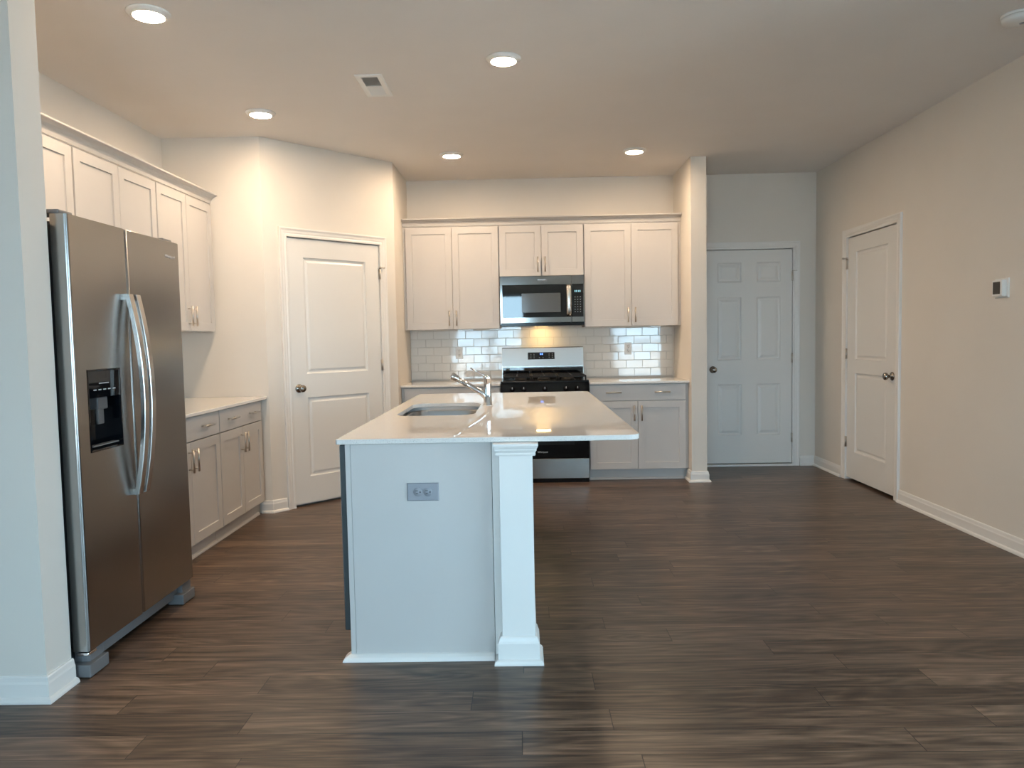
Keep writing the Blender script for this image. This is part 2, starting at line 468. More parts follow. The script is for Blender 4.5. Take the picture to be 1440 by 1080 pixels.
SX, SY0, SY1 = -1.728, 2.595, 2.742
structure('wall_front_left', MB().box(XFAR, SX, SY0, SY1, 0, CEIL), M['wall'], 'near wall end at the left edge beside the refrigerator')
structure('wall_right_rear', MB().box(XR2, XR2+0.15, YREAR-0.15, FILL_WIN[0], 0, CEIL).box(XR2, XR2+0.15, FILL_WIN[1], YJOG+T, 0, CEIL).box(XR2, XR2+0.15, FILL_WIN[0], FILL_WIN[1], 0, FILL_WIN[2]).box(XR2, XR2+0.15, FILL_WIN[0], FILL_WIN[1], FILL_WIN[3], CEIL).box(XR+T, XR2, YJOG, YJOG+T, 0, CEIL), M['wall'], 'living room wall to the right behind the camera')
structure('wall_far_left', MB().box(XFAR-0.1, XFAR, YREAR-0.15, SY1, 0, CEIL), M['wall'], 'living room side wall left of the camera')
mb = MB()
xs = [XFAR]
for x0, x1, z0, z1 in WINDOWS:
    mb.box(xs[-1], x0, YREAR-0.15, YREAR, 0, CEIL); mb.box(x0, x1, YREAR-0.15, YREAR, 0, z0); mb.box(x0, x1, YREAR-0.15, YREAR, z1, CEIL); xs.append(x1)
mb.box(xs[-1], XR2, YREAR-0.15, YREAR, 0, CEIL)
structure('wall_rear', mb, M['wall'], 'rear wall with two windows behind the camera')
for i, (x0, x1, z0, z1) in enumerate(WINDOWS + [FILL_WIN]):
    wd = thing('window_%d' % (i+1), ['wide double window left behind the camera', 'single window right behind the camera', 'invented double window in the unseen side wall, added for fill daylight'][i], 'window', (x0, YREAR, z0) if i < 2 else (XR2, x0, z0), 0 if i < 2 else PI/2, None, 'structure')
    W, H = x1-x0, z1-z0
    mb = MB()
    mb.box(0, 0.05, -0.13, -0.05, 0, H).box(W-0.05, W, -0.13, -0.05, 0, H).box(0.05, W-0.05, -0.13, -0.05, 0, 0.05).box(0.05, W-0.05, -0.13, -0.05, H-0.05, H)
    mb.box(0.05, W-0.05, -0.11, -0.06, H/2-0.025, H/2+0.025)
    if i != 1: mb.box(W/2-0.04, W/2+0.04, -0.13, -0.05, 0.05, H-0.05)
    fr = mb.build('window_frame', M['trim'], wd)
    MB().box(0.04, W-0.04, -0.092, -0.088, 0.04, H-0.04).build('window_pane', M['glass'], wd)
    MB().box(-0.06, W+0.06, 0.0005, 0.03, -0.03, 0.0, 0.004).build('window_sill', M['trim'], wd)
o = MB().box(-25, 25, -40, YREAR-0.3, -0.4, -0.3).box(XR2+0.3, 25, YREAR-0.3, 20, -0.4, -0.3).build('bounce_ground', M['bounce_patio']); tag(o, 'unseen pale ground outside the windows, added to bounce light onto the ceiling', 'ground', None, 'structure')

# baseboards
BASE = [(0.0, 0.0), (0.0285, 0.0), (0.0285, 0.007), (0.0245, 0.015), (0.0165, 0.0195), (0.0145, 0.0195), (0.0145, 0.066), (0.0115, 0.074), (0.0095, 0.088), (0.006, 0.093), (0.0, 0.093)]
def on_angled(s): q = A0 + AT*s; return (q.x, q.y)
CAS = 0.066
bases = [
    ('baseboard_right', [(XR, YJOG), (XR, D3Y0-CAS-0.004)], 'white baseboard along the right wall under the thermostat'),
    ('baseboard_corner', [(XR, D3Y1+CAS+0.004), (XR, YB), (D2X1+CAS+0.004, YB)], 'white baseboard in the corner between the two right doors'),
    ('baseboard_partition', [(D2X0-CAS-0.004, YB), (PX1, YB), (PX1, PY0), (PX0, PY0), (PX0, 6.598)], 'white baseboard wrapping the narrow wall end by the back counter'),
    ('baseboard_pantry_side', [(A1.x, 6.60), (A1.x, A1.y), on_angled(D1S1+CAS+0.006)], 'white baseboard right of the pantry door'),
    ('baseboard_pantry', [on_angled(D1S0-CAS-0.006), (A0.x, A0.y), (-1.968, A0.y)], 'white baseboard between the left base cabinets and pantry door'),
    ('baseboard_front_left', [(SX, SY1), (SX, SY0), (XFAR, SY0)], 'white baseboard wrapping the near left wall end'),
    ('baseboard_far_left', [(XFAR, SY0), (XFAR, YREAR)], 'white baseboard along the living room side wall'),
]
for n, path, lab in bases:
    structure(n, MB().sweep(path, BASE), M['trim'], lab)

# ------------------------------------------------------------------ doors of the room
CASP = [(0.0, 0.0), (0.0, -0.012), (0.012, -0.013), (0.022, -0.010), (0.030, -0.0125), (0.044, -0.0135), (0.056, -0.019), (0.064, -0.019), (CAS, -0.014), (CAS, 0.0)]
KNOB = [(0.0, 0.0), (0.033, 0.0), (0.033, 0.004), (0.028, 0.009), (0.014, 0.012), (0.011, 0.018), (0.011, 0.030), (0.018, 0.035), (0.026, 0.043), (0.0285, 0.052), (0.026, 0.061), (0.018, 0.067), (0.0, 0.069)]
PSEQ = [(0, 0), (0.004, 0.008), (0.014, 0.0115), (0.022, 0.0115), (0.036, 0.0045), (0.042, 0.0040)]
def room_door(n, label, W, loc, rotz, panels, hinge_side, knob_x, knob_z, seq=PSEQ, dead=False, zs=0.022, rec=0.004, hz=(1.82, 1.065, 0.30)):
    """local frame: x along the wall to the right, y into the wall, z up; opening 0..W"""
    d = thing(n, label, 'door', loc, rotz, None, 'structure')
    H = DH - zs
    mb = MB(); mb.panel_slab(W-0.006, H-0.004, 0.035, [(a-0.003, b-0.003, c-zs, e-zs) for a, b, c, e in panels], seq)
    slab = mb.build('door_slab', M['door'], d, (0.003, rec, zs))
    MB().casing(W, DH+0.004, CASP).build('door_casing', M['trim'], d)
    mb = MB(); mb.box(-0.004, 0, 0.0, 0.064, 0, DH+0.004).box(W, W+0.004, 0.0, 0.064, 0, DH+0.004).box(-0.004, W+0.004, 0, 0.064, DH+0.0035, DH+0.006)
    mb.box(0, 0.010, rec+0.037, 0.064, 0, DH).box(W-0.010, W, rec+0.037, 0.064, 0, DH).box(0.010, W-0.010, rec+0.037, 0.064, DH-0.01, DH)
    mb.build('door_jamb', M['trim'], d)
    MB().lathe(KNOB, (knob_x, rec, knob_z), (0, -1, 0)).build('door_knob', M['dark_nickel'], d)
    hx = W if hinge_side == 'r' else 0.0
    sg = 1 if hinge_side == 'r' else -1
    for i, z in enumerate(hz):
        mb = MB(); mb.cyl((hx, -0.007, z-0.045), (hx, -0.007, z+0.045), 0.0065, 12)
        mb.box(hx-0.012, hx+0.010, -0.0015, 0.003, z-0.044, z+0.044)
        h = mb.build('hinge', M['nickel'], d)
        if i == 0:
            mb = MB(); mb.cyl((hx, -0.007, z+0.046), (hx, -0.007, z+0.056), 0.008, 12)
            mb.tube([(hx, -0.007, z+0.05), (hx+sg*0.014, -0.024, z+0.05), (hx+sg*0.028, -0.030, z+0.05)], 0.003, 8)
            mb.cyl((hx+sg*0.028, -0.034, z+0.05), (hx+sg*0.031, -0.019, z+0.05), 0.006, 10)
            mb.build('hinge_pin_stop', M['nickel'], h)
    mb = MB(); mb.box(-0.0015 if hinge_side == 'r' else W-0.0015, 0.0015 if hinge_side == 'r' else W+0.0015, rec-0.001, rec+0.03, knob_z-0.03, knob_z+0.03)
    mb.build('strike_plate', M['dark_nickel'], d)
    return d
door1 = room_door('door_1', 'white two panel pantry door in the angled wall', D1S1-D1S0, (A0.x+AT.x*D1S0, A0.y+AT.y*D1S0, 0), AROT,
          [(0.140, 0.714, 1.022, 1.912), (0.140, 0.714, 0.225, 0.838)], 'r', 0.068, 0.913)
door2 = room_door('door_2', 'white six panel door in the back wall right of the kitchen', D2X1-D2X0, (D2X0, YB, 0), 0,
          [(0.113, 0.338, a, b) for a, b in ((1.752, 1.936), (1.017, 1.610), (0.300, 0.788))] + [(0.483, 0.706, a, b) for a, b in ((1.752, 1.936), (1.017, 1.610), (0.300, 0.788))],
          'r', 0.068, 0.93, [(0, 0), (0.006, 0.008), (0.014, 0.011), (0.020, 0.011), (0.044, 0.003), (0.048, 0.003)], zs=0.030, hz=(1.80, 1.03, 0.27))
MB().box(-0.004, D2X1-D2X0+0.004, -0.022, 0.05, 0, 0.02, 0.003).build('threshold', M['trim'], door2)
door3 = room_door('door_3', 'white two panel door in the right wall near the thermostat', D3Y1-D3Y0, (XR, D3Y1, 0), -PI/2,
          [(0.155, 0.700, 1.033, 1.928), (0.155, 0.700, 0.250, 0.920)], 'l', D3Y1-D3Y0-0.068, 0.926, hz=(1.84, 1.08, 0.325))

# ------------------------------------------------------------------ cabinets
def bar_handle(parent, x, z, length=0.135, vertical=True, y=-0.030, name='handle'):
    r = 0.0064
    mb = MB()
    if vertical:
        mb.cyl((x, y, z-length/2), (x, y, z+length/2), r, 12)
        for q in (-0.37, 0.37): mb.cyl((x, 0.001, z+q*length), (x, y, z+q*length), 0.0042, 10)
    else:
        mb.cyl((x-length/2, y, z), (x+length/2, y, z), r, 12)
        for q in (-0.37, 0.37): mb.cyl((x+q*length, 0.001, z), (x+q*length, y, z), 0.0042, 10)
    return mb.build(name, M['nickel'], parent)

def carcass(mb, x0, x1, y0, y1, z0, z1, top=True, t=0.018):
    mb.box(x0, x0+t, y0, y1, z0, z1).box(x1-t, x1, y0, y1, z0, z1).box(x0+t, x1-t, y1-0.008, y1, z0, z1)
    mb.box(x0+t, x1-t, y0, y1-0.008, z0, z0+t)
    if top: mb.box(x0+t, x1-t, y0, y1-0.008, z1-t, z1)

def upper_cabinet(label, W, D, z0, z1, loc, rotz, group, seams=2, doorz=None, rail=0.058, fill=(0, 0), handles=True):
    """front of the doors at local y=0"""
    c = thing('wall_cabinet', label, 'cabinet', loc, rotz, group)
    mb = MB(); f = 0.021
    carcass(mb, 0, W, f+0.018, D, z0, z1)
    # face frame
    st = 0.03
    mb.box(0, st, f, f+0.018, z0, z1).box(W-st, W, f, f+0.018, z0, z1).box(st, W-st, f, f+0.018, z0, z0+st).box(st, W-st, f, f+0.018, z1-st, z1)
    mb.box(W/2-st/2, W/2+st/2, f, f+0.018, z0+st, z1-st)
    mb.build('carcass', M['cabinet'], c)
    dz0, dz1 = z0+0.002, z1-0.014
    g = 0.0018; e = 0.004
    for k, (a, b) in enumerate(((e, W/2-g), (W/2+g, W-e))):
        d = MB().shaker(a, b, dz0, dz1, rail=rail).build('door', M['cabinet'], c)
        if handles: bar_handle(d, b-0.031 if k == 0 else a+0.031, dz0+0.032+0.0675)
    for k, wf in enumerate(fill):
        if wf:
            xa, xb = ((-wf, -0.001) if k == 0 else (W+0.001, W+wf))
            MB().box(xa, xb, f, f+0.019, z0, z1).build('filler_strip', M['cabinet'], c)
    return c

def base_cabinet(label, W, D, loc, rotz, group, zt=0.852, fill=(0, 0), two_pulls=True, toe_shoe=True, drawer=True, toe=0.083):
    c = thing('base_cabinet', label, 'cabinet', loc, rotz, group)
    f = 0.021; mb = MB(); st = 0.035
    carcass(mb, 0, W, f+0.018, D, 0.1, zt, top=False)
    mb.box(0, st, f, f+0.018, 0.1, zt).box(W-st, W, f, f+0.018, 0.1, zt).box(st, W-st, f, f+0.018, zt-0.03, zt).box(st, W-st, f, f+0.018, 0.685, 0.725).box(st, W-st, f, f+0.018, 0.1, 0.13)
    mb.box(W/2-0.02, W/2+0.02, f, f+0.018, 0.13, 0.685)
    mb.build('carcass', M['cabinet'], c)
    mb = MB(); mb.box(0, W, toe, toe+0.015, 0.0, 0.1)
    mb.build('toe_kick', M['cabinet'], c)
    if toe_shoe:
        MB().sweep([(W, toe), (0, toe)], [(0, 0), (0.016, 0), (0.016, 0.006), (0.011, 0.014), (0.003, 0.018), (0, 0.018)]).build('shoe_moulding', M['cabinet'], c)
    g = 0.0018; e = 0.004
    dtop = 0.699 if drawer else zt-0.012
    for k, (a, b) in enumerate(((e, W/2-g), (W/2+g, W-e))):
        d = MB().shaker(a, b, 0.103, dtop).build('door', M['cabinet'], c)
        bar_handle(d, b-0.031 if k == 0 else a+0.031, dtop-0.036-0.0675)
    if drawer:
        d = MB().slabfront(e, W-e, 0.705, zt-0.007).build('drawer', M['cabinet'], c)
        for x in ((W*0.25, W*0.75) if two_pulls else (W/2,)): bar_handle(d, x, 0.777, vertical=False)
    for k, wf in enumerate(fill):
        if wf:
            xa, xb = ((-wf, -0.001) if k == 0 else (W+0.001, W+wf))
            MB().box(xa, xb, f, f+0.019, 0.1, zt).build('filler_strip', M['cabinet'], c)
            MB().box(xa, xb, toe, toe+0.015, 0.0, 0.1).build('filler_toe', M['cabinet'], c)
    return c

UZ0, UZ1 = 1.355, 2.285
G_UB, G_UL, G_B = 'wall cabinets on the back wall', 'wall cabinets along the left wall', 'base cabinets under the counters'
UY = 6.825
upper_cabinet('pale grey two door wall cabinet left of the microwave', 0.846, 0.338, UZ0, UZ1, (-1.054, UY, 0), 0, G_UB, fill=(0.021, 0))
upper_cabinet('short pale grey two door wall cabinet above the microwave', 0.763, 0.338, 1.822, UZ1, (-0.206, UY, 0), 0, G_UB)
upper_cabinet('pale grey two door wall cabinet right of the microwave', 0.848, 0.338, UZ0, UZ1, (0.559, UY, 0), 0, G_UB, fill=(0, 0.024))
LX = -2.252
upper_cabinet('pale grey left wall cabinet nearest the camera, above the refrigerator front', 0.90, 0.350, 1.80, UZ1, (LX, 2.905, 0), PI/2, G_UL)
upper_cabinet('pale grey left wall cabinet partly hidden behind the refrigerator top', 0.855, 0.350, UZ0, UZ1, (LX, 3.812, 0), PI/2, G_UL)
upper_cabinet('pale grey left wall cabinet farthest from the camera, above the left counter', 0.815, 0.350, UZ0, UZ1, (LX, 4.672, 0), PI/2, G_UL, fill=(0, 0.025))
CROWN = [(0.0, 0.0), (0.004, 0.0), (0.006, 0.006), (0.009, 0.018), (0.016, 0.032), (0.028, 0.044), (0.044, 0.052), (0.056, 0.055), (0.058, 0.058), (0.058, 0.065), (0.0, 0.065)]
o = MB().sweep([(PX0-0.001, UY+0.016), (A1.x+0.001, UY+0.016)], [(-0.0 + n, z) for n, z in CROWN], UZ1-0.012+0.0122).build('crown_moulding', M['cabinet'])
o = tag(o, 'pale grey crown moulding along the top of the back wall cabinets', 'crown moulding', 'crown mouldings on the cabinets')
o = MB().sweep([(LX-0.016, 5.513), (LX-0.016, 2.905)], [(-n, z) for n, z in CROWN] if False else [(n, z) for n, z in CROWN], UZ1+0.0002).build('crown_moulding', M['cabinet'])
tag(o, 'pale grey crown moulding along the top of the left wall cabinets', 'crown moulding', 'crown mouldings on the cabinets')

BY = 6.530; CT = 0.852; CTH = 0.020
base_cabinet('pale grey base cabinet left of the range, behind the island', 0.846, 0.632, (-1.052, BY, 0), 0, G_B, fill=(0.021, 0))
base_cabinet('pale grey base cabinet right of the range beside the narrow wall', 0.842, 0.632, (0.566, BY, 0), 0, G_B, fill=(0, 0.023))
BX = -1.930
base_cabinet('pale grey left base cabinet right behind the refrigerator', 0.84, 0.66, (BX, 3.855, 0), PI/2, G_B, toe=0.056)
base_cabinet('pale grey left base cabinet at the far end by the pantry', 0.76, 0.66, (BX, 4.698, 0), PI/2, G_B, fill=(0, 0.05), toe=0.056)

def rrect(x0, x1, y0, y1, rs, seg=8):
    """rounded rectangle ring, corners: (x0,y0),(x1,y0),(x1,y1),(x0,y1)"""
    out = []
    for (cx, cy_, a0), r in zip(((x0, y0, PI), (x1, y0, 1.5*PI), (x1, y1, 0), (x0, y1, 0.5*PI)), rs):
        ox = cx + (r if cx == x0 else -r); oy = cy_ + (r if cy_ == y0 else -r)
        for k in range(seg+1):
            a = a0 + PI/2*k/seg
            out.append((ox+r*math.cos(a), oy+r*math.sin(a)))
    return out
def slab(mb, x0, x1, y0, y1, z0, z1, rs=(0.003,)*4, hole=None, e=0.002, seg=8):
    ring = lambda ins, z: [(x, y, z) for x, y in rrect(x0+ins, x1-ins, y0+ins, y1-ins, [max(0.0008, r-ins) for r in rs], seg)]
    if hole:
        hx0, hx1, hy0, hy1, hr = hole
        hr_ = [(x, y) for x, y in rrect(hx0, hx1, hy0, hy1, [hr]*4, seg)]
        h = lambda z: [(x, y, z) for x, y in hr_]
        mb.rings([h(z0), ring(e, z0), ring(0, z0+e), ring(0, z1-e), ring(e, z1), h(z1), h(z0)], smooth=False)
    else:
        mb.rings([ring(e, z0), ring(0, z0+e), ring(0, z1-e), ring(e, z1)], cap0=True, cap1=True, smooth=False)
    return mb
G_C = 'white quartz countertops'
o = slab(MB(), A1.x+0.001, -0.207, 6.507, YB-0.001, CT, CT+CTH).build('countertop', M['quartz'])
tag(o, 'white quartz countertop left of the range', 'countertop', G_C)
o = slab(MB(), 0.567, PX0-0.001, 6.507, YB-0.001, CT, CT+CTH).build('countertop', M['quartz'])
tag(o, 'white quartz countertop right of the range', 'countertop', G_C)
o = slab(MB(), XL+0.001, -1.903, 3.80, 5.513, CT, CT+CTH).build('countertop', M['quartz'])
tag(o, 'white quartz countertop beside the refrigerator on the left wall', 'countertop', G_C)

# ------------------------------------------------------------------ tile backsplash
mb = MB(); mb.mi = 1; mb.box(A1.x+0.001, 1.417, YB-0.006, YB-0.0005, CT+CTH+0.0005, 1.3745)
mb.mi = 0
TW, TH, GR = 0.1524, 0.0765, 0.0028
z = 1.268 - 5*TH; rowi = 1
while z < 1.374:
    x = -1.006 - 2*TW + (0 if rowi % 2 == 0 else TW/2)
    while x < 1.417:
        xa, xb = max(x+GR/2, A1.x+0.002), min(x+TW-GR/2, 1.416)
        za, zb = max(z+GR/2, CT+CTH+0.001), min(z+TH-GR/2, 1.374)
        if xb-xa > 0.008 and zb-za > 0.008:
            n0 = len(mb.bm.verts)
            e = 0.0016; y0, y1 = YB-0.0105, YB-0.006
            j = [random.uniform(-0.00035, 0.00035) for _ in range(2)]
            t = bmesh.new()
            vs = []
            for ins, y in ((0, y1), (0, y0+e), (e, y0)):
                vs.append([t.verts.new((q, y + (j[0]*(1 if q > (xa+xb)/2 else -1) + j[1]*(1 if p > (za+zb)/2 else -1) if y == y0 else 0), p)) for q, p in ((xa+ins, za+ins), (xb-ins, za+ins), (xb-ins, zb-ins), (xa+ins, zb-ins))])
            for a, b in zip(vs[:-1], vs[1:]):
                for i in range(4): t.faces.new((a[i], a[(i+1) % 4], b[(i+1) % 4], b[i]))
            t.faces.new(vs[-1])
            mb._merge(t)
        x += TW
    z += TH; rowi += 1
o = mb.build('tile_backsplash', [M['tile'], M['grout']])
tag(o, 'glossy white subway tile backsplash behind the range', 'backsplash')

# ------------------------------------------------------------------ outlets
def outlet(label, loc, rotz, pmat, horizontal=False, group=None):
    o = thing('wall_outlet', label, 'outlet', loc, rotz, group)
    w2, h2 = (0.0625, 0.0355) if horizontal else (0.0345, 0.0575)
    MB().loops(-w2, w2, -h2, h2, [(0, 0), (0.0, -0.003), (0.004, -0.006)]).build('plate', pmat, o)
    for s in (-1, 1):
        cx, cz = (s*0.0195, 0) if horizontal else (0, s*0.0195)
        r = MB().lathe([(0, 0.0), (0.0172, 0.0), (0.0172, 0.0075), (0.0162, 0.0085), (0, 0.0085)], (cx, 0, cz), (0, -1, 0), 24).build('receptacle', pmat, o)
        mb = MB()
        if horizontal:
            mb.box(cx-0.009, cx+0.0005, -0.0092, -0.0083, cz+0.0045, cz+0.0068).box(cx-0.008, cx+0.0005, -0.0092, -0.0083, cz-0.0068, cz-0.0045)
            mb.cyl((cx+0.009, -0.0083, cz), (cx+0.009, -0.0092, cz), 0.0028, 10)
        else:
            mb.box(cx-0.0068, cx-0.0045, -0.0092, -0.0083, cz-0.0005, cz+0.009).box(cx+0.0045, cx+0.0068, -0.0092, -0.0083, cz-0.0005, cz+0.008)
            mb.cyl((cx, -0.0083, cz-0.009), (cx, -0.0092, cz-0.009), 0.0028, 10)
        mb.build('slots', M['slot'], r)
    mb = MB().cyl((0, -0.0055, 0), (0, -0.0075, 0), 0.003, 10).build('screw', pmat, o)
    return o
G_O = 'outlets on the tile backsplash'
outlet('white outlet on the tiles left of the range behind the faucet', (-0.612, YB-0.0106, 1.135), 0, M['outlet_white'], False, G_O)
outlet('white outlet on the tiles right of the range', (0.993, YB-0.0106, 1.147), 0, M['outlet_white'], False, G_O)
outlet('grey horizontal outlet on the island end panel', (-0.404, 2.9105, 0.672), 0, M['plate_grey'], True)

# ------------------------------------------------------------------ island
IX0, IX1, IY0, IY1, IZ0, IZ1 = -0.738, 0.448, 2.885, 5.255, 0.866, 0.886
SKX0, SKX1, SKY0, SKY1 = -0.655, -0.252, 3.745, 4.462
o = slab(MB(), IX0, IX1, IY0, IY1, IZ0, IZ1, (0.012, 0.055, 0.055, 0.012), (SKX0, SKX1, SKY0, SKY1, 0.095)).build('island_countertop', M['quartz'])
tag(o, 'large white quartz island countertop with a sink cut into it', 'countertop')
# knee wall + its baseboard
KX0, KX1, KY0, KY1 = -0.131, 0.006, 2.905, 5.18
structure('wall_island', MB().box(KX0, KX1, KY0, KY1, 0, IZ0-0.001), M['trim'], 'low white half wall under the seating side of the island')
structure('baseboard_island', MB().sweep([(KX0+0.002, KY1), (KX1, KY1), (KX1, 2.995)][::-1], [(-n, z) for n, z in BASE]), M['trim'], 'white baseboard along the seating side of the island')
# column
c = thing('island_column', 'white square column with capital at the near end of the island', 'column', (-0.038, 2.927, 0))
hw = 0.065; y0, y1 = 2.862-2.927, 0.065
MB().box(-hw, hw, y0, y1, 0.0, IZ0-0.001, 0.002, 1).build('shaft', M['trim'], c)
def wrap(prof):
    mb = MB(); rs = []
    for n, z in prof: rs.append([(-hw-n, -0.018, z), (-hw-n, y0-n, z), (hw+n, y0-n, z), (hw+n, y1+0.0, z)])
    vs = rs
    mb.rings([[r[i] for r in rs] for i in range(4)], closed=True, cap0=True, cap1=True, smooth=False)
    return mb
wrap([(0.0005, 0.0), (0.0305, 0.0), (0.0305, 0.007), (0.026, 0.016), (0.0175, 0.020), (0.016, 0.020), (0.016, 0.082), (0.012, 0.090), (0.009, 0.102), (0.004, 0.108), (0.0005, 0.108)]).build('plinth', M['trim'], c)
wrap([(0.0005, 0.816), (0.010, 0.816), (0.012, 0.822), (0.010, 0.828), (0.012, 0.831), (0.016, 0.838), (0.016, 0.843), (0.019, 0.848), (0.022, 0.856), (0.022, 0.864), (0.0005, 0.864)]).build('capital', M['trim'], c)
# end panel
EX0, EX1, EY = -0.707, -0.133, 2.911
ep = thing('island_end_panel', 'flat pale island end panel facing the camera, with a shoe moulding', 'panel', ((EX0+EX1)/2, EY, 0))
cx = (EX0+EX1)/2
mb = MB(); mb.box(EX0-cx+0.021, EX1-cx, 0, 0.018, 0.0, IZ0-0.001, 0.001, 1); mb.build('panel_board', M['cabinet'], ep)
MB().box(EX0-cx, EX0-cx+0.0202, 0.0005, 0.03, 0.0, IZ0-0.001, 0.001, 1).build('corner_stile', M['cabinet'], ep)
MB().sweep([(EX1-cx-0.002, 0.0), (EX0-cx, 0.0), (EX0-cx, 0.03)], [(0, 0), (0.029, 0), (0.028, 0.006), (0.020, 0.015), (0.008, 0.022), (0, 0.024)]).build('shoe_moulding', M['trim'], ep)
# dishwasher
dw = thing('dishwasher', 'dark sided dishwasher under the left edge of the island', 'dishwasher', (-0.735, 3.535, 0), -PI/2)
MB().box(0.002, 0.592, 0.03, 0.58, 0.10, IZ0-0.008).build('tub', M['dark_grey'], dw)
MB().box(0.0, 0.594, 0.0, 0.028, 0.108, IZ0-0.009, 0.003).build('door', M['dark_grey'], dw)
mb = MB().box(0.004, 0.590, -0.002, 0.0, 0.112, IZ0-0.013); mb.build('front_sheet', M['steel'], dw)
MB().box(0.004, 0.590, 0.06, 0.075, 0.0, 0.1).build('toe_kick', M['black'], dw)
# island cabinets (fronts face the refrigerator)
def island_cab(label, y1, W):
    return base_cabinet(label, W, 0.60, (-0.735, y1, 0), -PI/2, None, zt=IZ0-0.001)
island_cab('pale grey island base cabinet under the sink, facing the refrigerator', 4.482, 0.940)
island_cab('pale grey island base cabinet at the far end, facing the pantry', 5.17, 0.680)
# sink
sk = thing('sink', 'stainless steel undermount sink set into the island countertop', 'sink', ((SKX0+SKX1)/2, (SKY0+SKY1)/2, IZ0))
a, b = (SKX1-SKX0)/2, (SKY1-SKY0)/2
rg = lambda ins, z, r: [(x, y, z) for x, y in rrect(-a+ins, a-ins, -b+ins, b-ins, [r]*4, 8)]
mb = MB()
mb.rings([rg(-0.012, -0.0205, 0.105), rg(0.001, -0.0205, 0.094), rg(0.004, -0.026, 0.092), rg(0.008, -0.14, 0.088), rg(0.016, -0.185, 0.08), rg(0.035, -0.205, 0.065), rg(0.07, -0.210, 0.05), rg(0.15, -0.213, 0.02)], cap1=True)
mb.build('basin', M['steel_sink'], sk)
MB().lathe([(0.0, 0.0), (0.042, 0.0), (0.045, 0.003), (0.034, 0.004), (0.030, 0.001), (0.0, 0.0005)], (0, 0.0, -0.2125)).build('drain', M['chrome'], sk)
# faucet
fc = thing('faucet', 'chrome pull out kitchen faucet standing beside the island sink', 'faucet', (-0.208, 4.262, IZ1))
MB().lathe([(0.0, 0.0), (0.0275, 0.0), (0.0275, 0.004), (0.0235, 0.008), (0.0235, 0.030), (0.0225, 0.032), (0.0225, 0.148), (0.0232, 0.150), (0.0232, 0.166), (0.021, 0.171), (0.0, 0.171)]).build('body', M['chrome'], fc)
dirv = Vector((-1.0, -0.10, 0)).normalized()
pt = lambda r, z: (dirv.x*r, dirv.y*r, z)
path = [pt(0.008, 0.035), pt(0.014, 0.050), pt(0.026, 0.066), pt(0.048, 0.082), pt(0.10, 0.113), pt(0.165, 0.152)]
sp_ = MB().tube(path, 0.016, 18, [0.013, 0.0165, 0.017, 0.0165, 0.0158, 0.0158]).build('spout', M['chrome'], fc)
d_ = (Vector(pt(0.165, 0.152)) - Vector(pt(0.10, 0.113))).normalized()
e0 = Vector(pt(0.165, 0.152))
mb = MB(); mb.lathe([(0.0, 0.0), (0.0165, 0.0), (0.0195, 0.006), (0.0205, 0.018), (0.0225, 0.036), (0.0215, 0.044), (0.017, 0.047), (0.0, 0.046)], e0, d_)
hd = mb.build('spray_head', M['chrome'], sp_)
mb = MB(); mb.lathe([(0.0, 0.0), (0.0155, 0.0), (0.0155, 0.0012), (0.0, 0.0015)], e0 + d_*0.0465, d_); mb.build('nozzle', M['rubber'], sp_)
MB().tube([pt(0.012, 0.170), pt(0.03, 0.178), pt(0.06, 0.195), pt(0.095, 0.216)], 0.0045, 10, [0.006, 0.005, 0.0042, 0.0042]).build('lever', M['chrome'], fc)

